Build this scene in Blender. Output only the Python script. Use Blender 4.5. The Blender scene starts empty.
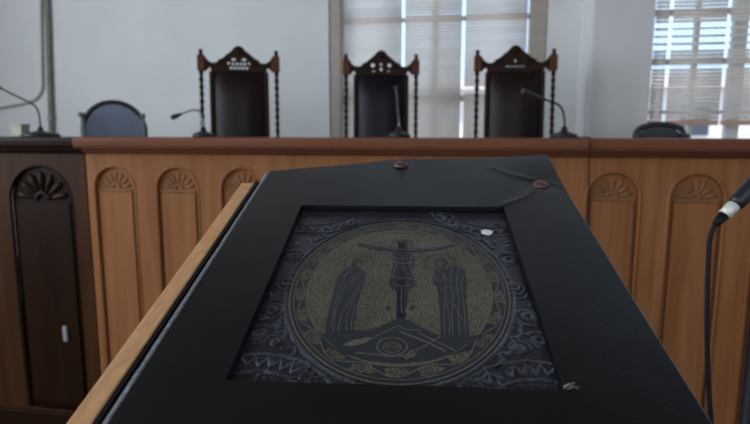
import bpy, bmesh, math, random
import numpy as np
from mathutils import Vector, Matrix
from mathutils.geometry import tessellate_polygon
random.seed(5)
PI = math.pi
sc = bpy.context.scene
C = sc.collection

# ------------------------------------------------------------------ camera frame
EYE = Vector((0, 0, 1.38))
FPX = 540.0
YAW, PITCH, ROLL = math.radians(9), math.radians(8.1), math.radians(0.1)
FW = Vector((-math.sin(YAW)*math.cos(PITCH), math.cos(YAW)*math.cos(PITCH), -math.sin(PITCH)))
R0 = Vector((math.cos(YAW), math.sin(YAW), 0)); U0 = R0.cross(FW)
RT = R0*math.cos(ROLL)+U0*math.sin(ROLL); UP = -R0*math.sin(ROLL)+U0*math.cos(ROLL)
def ray(px, py): return FW + RT*((px-375)/FPX) - UP*((py-212)/FPX)
def dep(px, py, d): return EYE + ray(px, py)*d
def at(px, py, y):
    r = ray(px, py); return EYE + r*(y/r.y)

# lectern plane frame (u across, v up the slope, w out of the surface)
LD = ray(414, -53).normalized()
LT = Vector((LD.y, -LD.x, 0)).normalized()
LN = LT.cross(LD)
LO = EYE + ray(400, 163)*0.80
def L(u, v, w=0.0): return LO + LT*u + LD*v + LN*w
def uv(px, py, w=0.0):
    r = ray(px, py); o = LO + LN*w
    t = (o-EYE).dot(LN)/r.dot(LN); p = EYE + r*t - LO
    return p.dot(LT), p.dot(LD)

# ------------------------------------------------------------------ object helpers
def tag(o, label=None, cat=None, group=None, kind=None):
    if label: o['label'] = label
    if cat: o['category'] = cat
    if group: o['group'] = group
    if kind: o['kind'] = kind
    return o
def thing(name, label, cat, loc=(0, 0, 0), rotz=0, group=None):
    o = bpy.data.objects.new(name, None); C.objects.link(o)
    o.empty_display_size = .05
    o.location = loc; o.rotation_euler = (0, 0, rotz)
    return tag(o, label, cat, group)

class MB:
    def __init__(s): s.v = []; s.f = []; s.m = []; s.sm = []
    def add(s, vs, fs, mi=0, smooth=False):
        b = len(s.v); s.v += [tuple(p) for p in vs]
        s.f += [tuple(i+b for i in f) for f in fs]
        s.m += [mi]*len(fs); s.sm += [smooth]*len(fs); return s
    def box(s, x0, x1, y0, y1, z0, z1, mi=0, xf=None):
        vs = [Vector((x, y, z)) for z in (z0, z1) for y in (y0, y1) for x in (x0, x1)]
        if xf: vs = [xf(*p) for p in vs]
        return s.add(vs, [(0,2,3,1),(4,5,7,6),(0,1,5,4),(1,3,7,5),(3,2,6,7),(2,0,4,6)], mi)
    def tube(s, pts, r, n=10, mi=0, cap=True):
        pts = [Vector(p) for p in pts]
        rs = r if isinstance(r, (list, tuple)) else [r]*len(pts)
        vs = []; fs = []
        t = (pts[1]-pts[0]).normalized()
        a = t.orthogonal().normalized()
        for i, p in enumerate(pts):
            t = (pts[min(i+1, len(pts)-1)]-pts[max(i-1, 0)]).normalized()
            a = (a - t*a.dot(t)).normalized(); b = t.cross(a)
            for k in range(n):
                an = 2*PI*k/n; vs.append(p + (a*math.cos(an)+b*math.sin(an))*rs[i])
        for i in range(len(pts)-1):
            for k in range(n):
                k2 = (k+1) % n
                fs.append((i*n+k, i*n+k2, (i+1)*n+k2, (i+1)*n+k))
        s.add(vs, fs, mi, True)
        if cap:
            e = (len(pts)-1)*n
            s.add(vs[:n], [tuple(range(n-1, -1, -1))], mi); s.add(vs[e:], [tuple(range(n))], mi)
        return s
    def lathe(s, prof, n=24, mi=0, org=(0, 0, 0), ax=None):
        """prof = [(r, h)]; ax = (X, Y, Z) frame"""
        org = Vector(org); X, Y, Z = ax if ax else (Vector((1,0,0)), Vector((0,1,0)), Vector((0,0,1)))
        vs = []; fs = []
        for r, h in prof:
            for k in range(n):
                a = 2*PI*k/n; vs.append(org + X*(r*math.cos(a)) + Y*(r*math.sin(a)) + Z*h)
        for i in range(len(prof)-1):
            for k in range(n):
                k2 = (k+1) % n; fs.append((i*n+k, i*n+k2, (i+1)*n+k2, (i+1)*n+k))
        fs.append(tuple(range(n-1, -1, -1))); e = (len(prof)-1)*n; fs.append(tuple(range(e, e+n)))
        return s.add(vs, fs, mi, True)
    def prism(s, loops, d0, d1, xf, mi=0):
        """2D loops (outer + holes) extruded from d0 to d1; xf(a, b, d) -> point"""
        flat = [p for lp in loops for p in lp]
        tris = tessellate_polygon([[Vector((a, b, 0)) for a, b in lp] for lp in loops])
        n = len(flat)
        vs = [xf(a, b, d0) for a, b in flat] + [xf(a, b, d1) for a, b in flat]
        fs = []
        for t in tris:
            (ax, ay), (bx, by), (cx, cy) = flat[t[0]], flat[t[1]], flat[t[2]]
            if (bx-ax)*(cy-ay)-(by-ay)*(cx-ax) < 0: t = (t[0], t[2], t[1])
            fs.append((t[0], t[2], t[1])); fs.append(tuple(i+n for i in t))
        o = 0
        for lp in loops:
            m = len(lp)
            for k in range(m):
                k2 = (k+1) % m
                fs.append((o+k, o+k2, o+k2+n, o+k+n))
            o += m
        return s.add(vs, fs, mi)
    def build(s, name, mats, parent=None, bevel=0, merge=True, recalc=True):
        me = bpy.data.meshes.new(name)
        off = Vector(parent_loc(parent)) if parent else Vector((0, 0, 0))
        me.from_pydata([tuple(Vector(p)-off) for p in s.v], [], s.f)
        for m in (mats if isinstance(mats, (list, tuple)) else [mats]): me.materials.append(m)
        me.polygons.foreach_set('material_index', s.m)
        me.polygons.foreach_set('use_smooth', s.sm)
        if merge or recalc:
            bm = bmesh.new(); bm.from_mesh(me)
            if merge: bmesh.ops.remove_doubles(bm, verts=bm.verts, dist=1e-6)
            if recalc: bmesh.ops.recalc_face_normals(bm, faces=bm.faces)
            bm.to_mesh(me); bm.free()
        o = bpy.data.objects.new(name, me); C.objects.link(o)
        if parent: o.parent = parent
        if bevel:
            b = o.modifiers.new('bevel', 'BEVEL'); b.width = bevel; b.segments = 2
            b.limit_method = 'ANGLE'; b.angle_limit = math.radians(40); b.harden_normals = False
        return o
LOCAL = set()
def parent_loc(p):
    """children of a LOCAL thing are modelled in its own frame, others in world space"""
    t = Vector((0, 0, 0)); q = p
    while q:
        if q.name in LOCAL: return Vector((0, 0, 0))
        t += q.location; q = q.parent
    return t

# ------------------------------------------------------------------ materials
def rgb(r, g, b):
    f = lambda c: (c/255/12.92 if c <= 10 else ((c/255+.055)/1.055)**2.4)
    return (f(r), f(g), f(b), 1)
def mat(name, col, rough=.5, metal=0, noise=0, nscale=20, bump=0, bscale=60, spec=.5, coat=0):
    m = bpy.data.materials.new(name); m.use_nodes = True
    nt = m.node_tree; p = nt.nodes['Principled BSDF']
    p.inputs['Base Color'].default_value = col; p.inputs['Roughness'].default_value = rough
    p.inputs['Metallic'].default_value = metal; p.inputs['Specular IOR Level'].default_value = spec
    if coat: p.inputs['Coat Weight'].default_value = coat; p.inputs['Coat Roughness'].default_value = .15
    tc = nt.nodes.new('ShaderNodeTexCoord')
    if noise:
        n = nt.nodes.new('ShaderNodeTexNoise'); n.inputs['Scale'].default_value = nscale; n.inputs['Detail'].default_value = 5
        r = nt.nodes.new('ShaderNodeValToRGB')
        r.color_ramp.elements[0].position = .3; r.color_ramp.elements[1].position = .7
        r.color_ramp.elements[0].color = tuple(c*(1-noise) for c in col[:3])+(1,)
        r.color_ramp.elements[1].color = tuple(min(1, c*(1+noise)) for c in col[:3])+(1,)
        nt.links.new(tc.outputs['Object'], n.inputs['Vector']); nt.links.new(n.outputs['Fac'], r.inputs['Fac'])
        nt.links.new(r.outputs['Color'], p.inputs['Base Color'])
    if bump:
        n2 = nt.nodes.new('ShaderNodeTexNoise'); n2.inputs['Scale'].default_value = bscale; n2.inputs['Detail'].default_value = 4
        b = nt.nodes.new('ShaderNodeBump'); b.inputs['Strength'].default_value = bump; b.inputs['Distance'].default_value = .002
        nt.links.new(tc.outputs['Object'], n2.inputs['Vector']); nt.links.new(n2.outputs['Fac'], b.inputs['Height'])
        nt.links.new(b.outputs['Normal'], p.inputs['Normal'])
    return m
def wood(name, c0, c1, rough=.4, grain=(30, 30, 2.0), coat=.2, c2=None):
    m = bpy.data.materials.new(name); m.use_nodes = True
    nt = m.node_tree; p = nt.nodes['Principled BSDF']
    p.inputs['Roughness'].default_value = rough+.08; p.inputs['Coat Weight'].default_value = coat*.12
    p.inputs['Coat Roughness'].default_value = .25; p.inputs['Specular IOR Level'].default_value = .09
    tc = nt.nodes.new('ShaderNodeTexCoord'); mp = nt.nodes.new('ShaderNodeMapping')
    mp.inputs['Scale'].default_value = grain
    n = nt.nodes.new('ShaderNodeTexNoise'); n.inputs['Scale'].default_value = 1; n.inputs['Detail'].default_value = 6
    n.inputs['Distortion'].default_value = .6
    r = nt.nodes.new('ShaderNodeValToRGB')
    r.color_ramp.elements[0].position = .28; r.color_ramp.elements[1].position = .72
    r.color_ramp.elements[0].color = c0; r.color_ramp.elements[1].color = c1
    nt.links.new(tc.outputs['Object'], mp.inputs['Vector']); nt.links.new(mp.outputs['Vector'], n.inputs['Vector'])
    nt.links.new(n.outputs['Fac'], r.inputs['Fac']); nt.links.new(r.outputs['Color'], p.inputs['Base Color'])
    return m

M = {}
M['wall'] = mat('wall_plaster', (.70, .695, .675, 1), .85, noise=.04, nscale=3, bump=.1, bscale=40)
M['trim'] = mat('pale_trim_paint', (.86, .86, .85, 1), .6)
M['ceil'] = wood('ceiling_boards', (.06, .035, .02, 1), (.10, .06, .035, 1), .5, (2, 25, 1))
M['floor'] = wood('floor_boards', (.05, .028, .015, 1), (.10, .055, .03, 1), .4, (2, 25, 1))
M['casing'] = mat('window_casing', (.40, .335, .28, 1), .6, noise=.05)
M['sash'] = mat('window_sash', (.70, .70, .69, 1), .5)
M['bench'] = wood('bench_wood', (.225, .088, .034, 1), (.345, .146, .058, 1), .38, (26, 26, 1.6))
M['benchtop'] = wood('bench_top_wood', (.15, .055, .030, 1), (.21, .082, .045, 1), .30, (1.5, 26, 26), .35)
M['fan'] = wood('bench_carving', (.20, .092, .045, 1), (.30, .145, .072, 1), .45, (40, 40, 8))
M['stain'] = wood('dark_stained_wood', (.012, .0042, .0018, 1), (.024, .0085, .0034, 1), .35, (26, 26, 1.6), .25)  # this and the next two: left-end shade put into darker wood
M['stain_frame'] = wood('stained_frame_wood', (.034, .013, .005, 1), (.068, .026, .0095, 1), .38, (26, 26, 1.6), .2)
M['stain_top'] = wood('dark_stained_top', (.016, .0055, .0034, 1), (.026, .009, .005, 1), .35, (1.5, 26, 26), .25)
M['chairwood'] = wood('chair_wood', (.011, .0045, .003, 1), (.028, .011, .006, 1), .38, (50, 50, 6), .3)
M['chairblock'] = wood('chair_block_wood', (.075, .027, .011, 1), (.13, .048, .019, 1), .4, (40, 40, 8), .2)
M['brownlea'] = mat('brown_leather', (.016, .008, .007, 1), .38, spec=.16, noise=.2, nscale=12, bump=.15, bscale=90)
M['blacklea'] = mat('black_leather', (.008, .008, .012, 1), .38, spec=.16, noise=.2, nscale=12, bump=.15, bscale=90)
M['officemesh'] = mat('office_mesh', (.17, .20, .27, 1), .6, noise=.1, nscale=60)
M['officedark'] = mat('office_black', (.010, .011, .016, 1), .5)
M['officearm'] = mat('office_arm', (.17, .17, .19, 1), .5)
M['plastic'] = mat('mic_plastic', (.015, .016, .02, 1), .4)
M['grille'] = mat('mic_grille', (.03, .03, .035, 1), .5, bump=.3, bscale=900)
M['greymet'] = mat('grey_metal', (.30, .31, .34, 1), .35, metal=.6)
M['redplast'] = mat('red_ring', (.075, .018, .020, 1), .6)
M['plate'] = mat('keyhole_plate_metal', (.33, .32, .29, 1), .5, metal=.2)
M['silver'] = mat('silver_shell', (.78, .75, .68, 1), .42, metal=.25)
M['rubber'] = mat('black_rubber', (.006, .006, .008, 1), .55, spec=.25)
M['pipe'] = mat('pipe_paint', (.20, .20, .165, 1), .6, noise=.12, nscale=9)
M['cablegrey'] = mat('pale_cable', (.36, .36, .33, 1), .6)
M['cream'] = mat('cream_plastic', (.40, .39, .30, 1), .6)
M['rim'] = wood('lectern_rim_wood', (.55, .28, .125, 1), (.70, .40, .205, 1), .45, (160, 8, 160), .1)
M['lectern'] = wood('lectern_wood', (.13, .06, .028, 1), (.20, .095, .045, 1), .4, (26, 26, 1.6))
M['copper'] = mat('copper_stud', (.13, .062, .045, 1), .42, metal=.35, noise=.25, nscale=150)
M['pages'] = mat('page_edges', (.45, .38, .26, 1), .8)
M['white'] = mat('white_chip', (.75, .76, .76, 1), .8)
M['thread'] = mat('frayed_thread', (.20, .185, .16, 1), .8)
M['building'] = mat('pale_render', (.72, .72, .70, 1), .9, noise=.03)
M['roof'] = mat('roof_tiles', (.50, .44, .42, 1), .8, noise=.15)
M['ground'] = mat('terrace', (.55, .43, .38, 1), .9, noise=.1, nscale=3)
M['darkglass'] = mat('dark_window', (.05, .06, .08, 1), .1)

# pad leather: black, fine grain, sparse pale dust specks, worn
def leather():
    m = mat('black_cover_leather', (.011, .012, .0135, 1), .40, bump=.14, bscale=420, spec=.42)
    nt = m.node_tree; p = nt.nodes['Principled BSDF']
    tc = nt.nodes.new('ShaderNodeTexCoord')
    v = nt.nodes.new('ShaderNodeTexVoronoi'); v.inputs['Scale'].default_value = 42
    r = nt.nodes.new('ShaderNodeValToRGB')
    r.color_ramp.elements[0].position = .022; r.color_ramp.elements[0].color = (.35, .36, .37, 1)
    r.color_ramp.elements[1].position = .034; r.color_ramp.elements[1].color = (0, 0, 0, 1)
    # keep only a few of the cells as specks
    sep = nt.nodes.new('ShaderNodeSeparateColor')
    gt = nt.nodes.new('ShaderNodeMath'); gt.operation = 'GREATER_THAN'; gt.inputs[1].default_value = .90
    mul = nt.nodes.new('ShaderNodeMix'); mul.data_type = 'RGBA'
    mul.inputs['A'].default_value = (0, 0, 0, 1)
    addn = nt.nodes.new('ShaderNodeMix'); addn.data_type = 'RGBA'; addn.blend_type = 'ADD'; addn.inputs['Factor'].default_value = 1
    n = nt.nodes.new('ShaderNodeTexNoise'); n.inputs['Scale'].default_value = 14; n.inputs['Detail'].default_value = 6
    r2 = nt.nodes.new('ShaderNodeValToRGB')
    r2.color_ramp.elements[0].position = .35; r2.color_ramp.elements[0].color = (.0025, .0027, .003, 1)
    r2.color_ramp.elements[1].position = .8; r2.color_ramp.elements[1].color = (.0065, .0067, .007, 1)
    lk = nt.links.new
    lk(tc.outputs['Object'], v.inputs['Vector']); lk(v.outputs['Distance'], r.inputs['Fac'])
    lk(v.outputs['Color'], sep.inputs['Color']); lk(sep.outputs['Red'], gt.inputs[0])
    lk(gt.outputs[0], mul.inputs['Factor']); lk(r.outputs['Color'], mul.inputs['B'])
    lk(tc.outputs['Object'], n.inputs['Vector']); lk(n.outputs['Fac'], r2.inputs['Fac'])
    lk(r2.outputs['Color'], addn.inputs['A']); lk(mul.outputs['Result'], addn.inputs['B'])
    lk(addn.outputs['Result'], p.inputs['Base Color'])
    return m
M['leather'] = leather()
M['leatheredge'] = mat('worn_leather_edge', (.15, .158, .178, 1), .5, noise=.55, nscale=260, bump=.6, bscale=380)
M['crease'] = mat('leather_crease_wear', (.10, .10, .098, 1), .6)
M['emboss'] = mat('embossed_book_cover', (.017, .019, .027, 1), .30, noise=.3, nscale=60, bump=.25, bscale=500, spec=.8)
M['rubbed'] = mat('rubbed_relief', (.060, .064, .080, 1), .30, noise=.95, nscale=38, spec=.7)  # highlights on the relief put into a lighter colour
M['medbase'] = mat('medallion_dark', (.024, .027, .033, 1), .42)
M['goldline'] = mat('gilt_line', (.135, .125, .095, 1), .5, metal=.15, noise=.3, nscale=300)
def gilt():
    m = mat('stippled_gilt', (.07, .06, .04, 1), .5)
    nt = m.node_tree; p = nt.nodes['Principled BSDF']
    tc = nt.nodes.new('ShaderNodeTexCoord')
    v = nt.nodes.new('ShaderNodeTexVoronoi'); v.inputs['Scale'].default_value = 560; v.inputs['Randomness'].default_value = .85
    r = nt.nodes.new('ShaderNodeValToRGB')
    r.color_ramp.elements[0].position = .30; r.color_ramp.elements[0].color = (.20, .168, .108, 1)
    r.color_ramp.elements[1].position = .55; r.color_ramp.elements[1].color = (.078, .068, .047, 1)
    n = nt.nodes.new('ShaderNodeTexNoise'); n.inputs['Scale'].default_value = 22; n.inputs['Detail'].default_value = 5
    r2 = nt.nodes.new('ShaderNodeValToRGB')
    r2.color_ramp.elements[0].position = .3; r2.color_ramp.elements[0].color = (.6, .6, .62, 1)
    r2.color_ramp.elements[1].position = .7; r2.color_ramp.elements[1].color = (1, 1, 1, 1)
    mx = nt.nodes.new('ShaderNodeMix'); mx.data_type = 'RGBA'; mx.blend_type = 'MULTIPLY'; mx.inputs['Factor'].default_value = 1
    lk = nt.links.new
    lk(tc.outputs['Object'], v.inputs['Vector']); lk(v.outputs['Distance'], r.inputs['Fac'])
    lk(tc.outputs['Object'], n.inputs['Vector']); lk(n.outputs['Fac'], r2.inputs['Fac'])
    lk(r.outputs['Color'], mx.inputs['A']); lk(r2.outputs['Color'], mx.inputs['B'])
    lk(mx.outputs['Result'], p.inputs['Base Color'])
    return m
M['gilt'] = gilt()
def slat_mat():
    m = bpy.data.materials.new('blind_slat'); m.use_nodes = True
    nt = m.node_tree; nt.nodes.clear()
    o = nt.nodes.new('ShaderNodeOutputMaterial'); mx = nt.nodes.new('ShaderNodeMixShader')
    d = nt.nodes.new('ShaderNodeBsdfDiffuse'); t = nt.nodes.new('ShaderNodeBsdfTranslucent')
    d.inputs['Color'].default_value = (.80, .79, .77, 1); t.inputs['Color'].default_value = (.97, .93, .87, 1)
    mx.inputs['Fac'].default_value = .68
    nt.links.new(d.outputs[0], mx.inputs[1]); nt.links.new(t.outputs[0], mx.inputs[2]); nt.links.new(mx.outputs[0], o.inputs['Surface'])
    return m
M['slat'] = slat_mat()
M['railpink'] = mat('blind_rail_pink', (.62, .40, .33, 1), .6)
def pane_mat():
    m = bpy.data.materials.new('window_glass'); m.use_nodes = True
    nt = m.node_tree; nt.nodes.clear()
    o = nt.nodes.new('ShaderNodeOutputMaterial'); mx = nt.nodes.new('ShaderNodeMixShader')
    t = nt.nodes.new('ShaderNodeBsdfTransparent'); g = nt.nodes.new('ShaderNodeBsdfGlossy'); g.inputs['Roughness'].default_value = .03
    fr = nt.nodes.new('ShaderNodeFresnel'); fr.inputs['IOR'].default_value = 1.3
    t.inputs['Color'].default_value = (.95, .97, .97, 1)
    nt.links.new(fr.outputs[0], mx.inputs['Fac']); nt.links.new(t.outputs[0], mx.inputs[1]); nt.links.new(g.outputs[0], mx.inputs[2])
    nt.links.new(mx.outputs[0], o.inputs['Surface']); return m
M['pane'] = pane_mat()

# ------------------------------------------------------------------ room shell
YB = 4.0            # back wall with the wide window
YR = 3.65           # face of the projecting wall on the right
XL, XR = -4.4, 3.6
YF = -3.0
H = 5.2
DAIS = .35
def struct(name, mb, m, parent=None, bevel=0):
    o = mb.build(name, m, parent, bevel=bevel)
    if not parent: o['kind'] = 'structure'
    return o
struct('floor', MB().box(XL-.2, XR+.2, YF-.2, YB+.6, -.12, 0), M['floor'])
struct('ceiling', MB().box(XL-.2, XR+.2, YF-.2, YB+.6, H, H+.12), M['ceil'])
xw0, xw1 = at(329, 60, YB).x, at(546, 60, YB).x       # wide window opening
xp = at(592, 60, YR).x                                  # corner of the projecting wall
xq0 = at(652, 60, YR).x; xq1 = xq0+1.55                 # second window opening
ZS1, ZS2, ZT = 1.02, 1.16, 4.10
def wall_xz(loop, holes, y0, y1):
    return MB().prism([loop]+holes, y0, y1, lambda a, b, d: Vector((a, d, b)))
def rect(a0, a1, b0, b1): return [(a0, b0), (a1, b0), (a1, b1), (a0, b1)]
struct('wall_back', wall_xz(rect(XL-.2, xp+.1, 0, H), [rect(xw0, xw1, ZS1, ZT)[::-1]], YB, YB+.28), M['wall'])
struct('wall_back_right', wall_xz(rect(xp, XR+.2, 0, H), [rect(xq0, xq1, ZS2, ZT)[::-1]], YR, YR+.26), M['wall'])
struct('trim_1', MB().box(xp, xp+.1, YR+.26, YB, 0, H).box(xp-.012, xp, YR, YB, 0, H), M['trim'])  # side face of the projecting wall, paler than its front
def wall_yz(holes, x0, x1):
    return MB().prism([rect(YF-.2, YB+.28, 0, H)]+[h[::-1] for h in holes], x0, x1, lambda a, b, d: Vector((d, a, b)))
LW = [(-1.9, -.5), (.25, 1.65)]
struct('wall_left', wall_yz([rect(a, b, 1.0, 4.1) for a, b in LW], XL-.2, XL), M['wall'])
struct('wall_right', wall_yz([], XR, XR+.2), M['wall'])
FWN = [(-3.0, -1.4), (.2, 1.8)]
struct('wall_front', wall_xz(rect(XL-.2, XR+.2, 0, H), [rect(a, b, 1.0, 4.1)[::-1] for a, b in FWN], YF-.2, YF), M['wall'])
struct('trim_2', MB().box(XL, XR, 2.85, YR, 0, DAIS).box(XL, xp-.012, YR, YB, 0, DAIS), M['floor'])  # raised platform behind the bench, under the chairs

def window(name, x0, x1, z0, z1, y, vx, hz, fw=.05):
    """casing + sash bars (one mesh) with its pane; vx / hz are the bar positions"""
    r = bpy.data.objects.new(name, None); C.objects.link(r); r['kind'] = 'structure'
    r.location = ((x0+x1)/2, y, z0)
    b = MB(); g = .003
    for a, c in ((x0+g, x0+fw), (x1-fw, x1-g)): b.box(a, c, y, y+.06, z0+g, z1-g)
    for a, c in ((z0+g, z0+fw), (z1-fw, z1-g)): b.box(x0+fw, x1-fw, y, y+.06, a, c)
    for x, w in vx: b.box(x-w/2, x+w/2, y+.005, y+.055, z0+fw, z1-fw)
    for z, w in hz: b.box(x0+fw, x1-fw, y+.008, y+.052, z-w/2, z+w/2)
    b.build('window_frame', M['sash'], r)
    MB().box(x0+fw, x1-fw, y+.027, y+.033, z0+fw, z1-fw).build('pane', M['pane'], r)
    return r
zt1 = at(420, 19, YB+.15).z; zm1 = at(420, 98.5, YB+.15).z
w1 = window('window_1', xw0, xw1, ZS1, ZT, YB+.15, [(at(435, 60, YB+.15).x, .045)], [(zt1, .028), (zm1, .045)])
# beige casing strips along both jambs of the wide window
cs = MB()
cs.box(xw0+.002, at(341, 60, YB+.02).x, YB+.01, YB+.145, ZS1+.005, ZT-.005)
cs.box(at(529, 60, YB+.02).x, xw1-.002, YB+.01, YB+.145, ZS1+.005, ZT-.005)
cs.build('casing', M['casing'], w1, bevel=.006)
MB().box(xw0+.002, xw1-.002, YB-.05, YB+.14, ZS1-.035, ZS1+.004).build('window_sill', M['sash'], w1)
zq = [at(700, 11, YR+.14).z, at(700, 61, YR+.14).z, at(700, 112, YR+.14).z]
w2 = window('window_2', xq0, xq1, ZS2, ZT, YR+.14,
            [(at(696, 60, YR+.14).x, .022), (at(739, 60, YR+.14).x, .075)], [(zq[0], .035), (zq[1], .035), (zq[2], .02)], .035)
MB().box(xq0+.002, xq1-.002, YR-.04, YR+.13, ZS2-.03, ZS2+.004).build('window_sill', M['sash'], w2)
# unseen side and rear windows, put in to light the room
k = 3
for a, b in LW:
    r = bpy.data.objects.new('window_%d' % k, None); C.objects.link(r); r['kind'] = 'structure'; r.location = (XL-.12, (a+b)/2, 1.0); k += 1
    f = MB()
    for y0, y1, z0, z1 in ((a+.004, a+.05, 1.004, 4.096), (b-.05, b-.004, 1.004, 4.096), (a+.05, b-.05, 1.004, 1.05), (a+.05, b-.05, 4.05, 4.096), ((a+b)/2-.02, (a+b)/2+.02, 1.05, 4.05)):
        f.box(XL-.15, XL-.09, y0, y1, z0, z1)
    f.build('window_frame', M['sash'], r)
for a, b in FWN:
    r = bpy.data.objects.new('window_%d' % k, None); C.objects.link(r); r['kind'] = 'structure'; r.location = ((a+b)/2, YF-.12, 1.0); k += 1
    f = MB()
    for x0, x1, z0, z1 in ((a+.004, a+.05, 1.004, 4.096), (b-.05, b-.004, 1.004, 4.096), (a+.05, b-.05, 1.004, 1.05), (a+.05, b-.05, 4.05, 4.096), ((a+b)/2-.02, (a+b)/2+.02, 1.05, 4.05)):
        f.box(x0, x1, YF-.15, YF-.09, z0, z1)
    f.build('window_frame', M['sash'], r)

# ------------------------------------------------------------------ outside
struct('ground', MB().box(-40, 40, YB+.9, 60, -.2, 0), M['ground'])
hb = thing('building', 'pale rendered building outside beyond the right-hand blinds', 'building', (9, 30, 0))
MB().box(-6, 24, 28, 36, 0, 3.6).build('wall', M['building'], hb)
MB().prism([[(27.4, 3.6), (36.6, 3.6), (32, 4.6)]], -6.4, 24.4, lambda a, b, d: Vector((d, a, b))).build('roof', M['roof'], hb)
for i in range(6):
    x = -3.5+i*4.6
    MB().box(x, x+1.2, 27.9, 28.0, 1.4, 2.8).build('window', M['darkglass'], hb)

# ------------------------------------------------------------------ blinds
def blind(x0, x1, y, z0, z1, label, tilt_fn, pitch=.0225, rail='slat'):
    t = thing('venetian_blind', label, 'blind', ((x0+x1)/2, y, z1), 0, 'venetian blinds')
    b = MB(); z = z0+.02; i = 0; ch = .0245
    while z < z1-.05:
        ti = tilt_fn(z)
        n = 4; vs = []; fs = []
        for j in range(n+1):
            s = (j/n-.5)*ch; c = .0016*(1-(2*j/n-1)**2)
            dy = s*math.cos(ti)-c*math.sin(ti); dz = s*math.sin(ti)+c*math.cos(ti)
            for x in (x0, x1): vs.append(Vector((x, y+dy, z+dz)))
        for j in range(n): fs.append((2*j, 2*j+1, 2*j+3, 2*j+2))
        b.add(vs, fs, 0, True)
        z += pitch; i += 1
    o = b.build('slats', M['slat'], t, recalc=False)
    sm = o.modifiers.new('thick', 'SOLIDIFY'); sm.thickness = .0006
    MB().box(x0, x1, y-.014, y+.014, z0-(.012 if rail == 'slat' else .026), z0+.006).build('bottom_rail', M[rail], t, bevel=.003)
    MB().box(x0, x1, y-.02, y+.02, z1-.04, z1-.004).build('head_rail', M['slat'], t, bevel=.003)
    for fx in (.2, .8):
        x = x0+(x1-x0)*fx
        MB().tube([(x, y-.0135, z0), (x, y-.0135, z1-.03)], .0007, 5).build('cord', M['slat'], t)
    return t
rr = random.Random(3)
yb1 = YB+.085; yb2 = YR+.05
def tilt1(z): return math.radians(64+rr.uniform(-5, 5))
def tilt1r(z):
    za = at(465, 91, yb1).z
    return math.radians(6) if abs(z-za) < .024 else math.radians(64+rr.uniform(-5, 5))
zo = [at(700, y, yb2).z for y in (52, 24, 66, 118)]
def tilt2(z):
    if zo[0] < z < zo[1]: return math.radians((12 if int(z/.0225) % 2 else 50)+rr.uniform(-8, 8))
    if abs(z-zo[2]) < .012: return math.radians(15)
    return math.radians(57+rr.uniform(-6, 6))
X = lambda px, y: at(px, 60, y).x
blind(X(344, yb1), X(401.6, yb1), yb1, ZS1+.05, ZT-.01, 'white venetian blind on the left side of the window behind the black middle chair', tilt1)
blind(X(404.8, yb1), X(461.2, yb1), yb1, ZS1+.05, ZT-.01, 'white venetian blind in the middle of the wide window, right above the black chair', tilt1)
blind(X(464.6, yb1), X(526, yb1), yb1, ZS1+.05, ZT-.01, 'white venetian blind on the right side of the wide window behind the right tall chair', tilt1r)
zb2 = at(700, 121, yb2).z
blind(X(652.6, yb2), X(666, yb2), yb2, zb2, ZT-.01, 'narrow strip of white venetian blind beside the grey wall at the right window', tilt2, rail='railpink')
blind(X(669.8, yb2), X(723.4, yb2), yb2, zb2, ZT-.01, 'white venetian blind with blue sky between its slats in the right window', tilt2, rail='railpink')
blind(X(726.6, yb2), X(790, yb2), yb2, zb2, ZT-.01, 'white venetian blind cut off by the right edge of the photo', tilt2, rail='railpink')

# ------------------------------------------------------------------ judges' bench
B = 2.1
ZTOP = 1.369; ZL = 1.300
def arch(xc, hw, z0, ztop, n=20):
    zs = ztop-hw
    pts = [(xc-hw, z0), (xc+hw, z0)]
    pts += [(xc+hw*math.cos(a), zs+hw*math.sin(a)) for a in [PI*i/n for i in range(n+1)]]
    return pts
FY = lambda a, b, d: Vector((a, d, b))
def fan(parent, xc, zs, hw, y, m):
    b = MB(); n = 7
    for i in range(n):
        a = PI*(i+.5)/n; d = Vector((math.cos(a), 0, math.sin(a))); r1 = hw*.95
        pts = []; rs = []
        for j in range(7):
            q = j/6; pts.append(Vector((xc, y+.0075, zs)) + d*(hw*.28+(r1-hw*.28)*q)); rs.append(hw*(.035+.085*math.sin(PI*min(1, q*.8))) * (1 if j < 6 else .55))
        b.tube(pts, rs, 8)
    b.tube([Vector((xc+hw*.24*math.cos(PI*j/10), y+.006, zs+hw*.24*math.sin(PI*j/10))) for j in range(11)], hw*.09, 8)
    b.box(xc-hw, xc+hw, y-.002, y+.006, zs-.012, zs-.002)
    return b.build('fan_carving', m, parent)
def moulding(parent, xc, hw, z0, zt, y, m, r=.007):
    p = arch(xc, hw, z0, zt, 28); p = p[1:]+[p[0]]
    pts = [Vector((a, y, b)) for a, b in p]
    return MB().tube(pts+[pts[0]], r, 8).build('arch_moulding', m, parent)
def arched_panel(root, xc, hw, z0, zt, m, mf, name='arched_panel'):
    b = MB().prism([arch(xc, hw-.001, z0, zt)], B+.018, B+.03, FY)
    zs = zt-hw
    ih = hw-.024
    b.prism([rect(xc-ih, xc+ih, z0+.03, zs-.016)], B+.007, B+.019, FY)
    p = b.build(name, m, root, bevel=.005)
    moulding(p, xc, hw-.004, z0+.004, zt-.004, B+.004, m)
    fan(p, xc, zs, ih, B+.012, mf)
    return p
xs = at(88, 200, B).x                        # where the end coloured dark for shade meets the lighter bench
PS, PW, Z0A = .289, .100, .115
p0 = at(115, 200, B).x
arches = [p0+PS*i for i in range(11)]
ZA = at(640, 170.5, B).z; ZAL = at(148, 166, B).z
ZA = (ZA+ZAL)/2
XE = arches[-1]+.28
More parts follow.
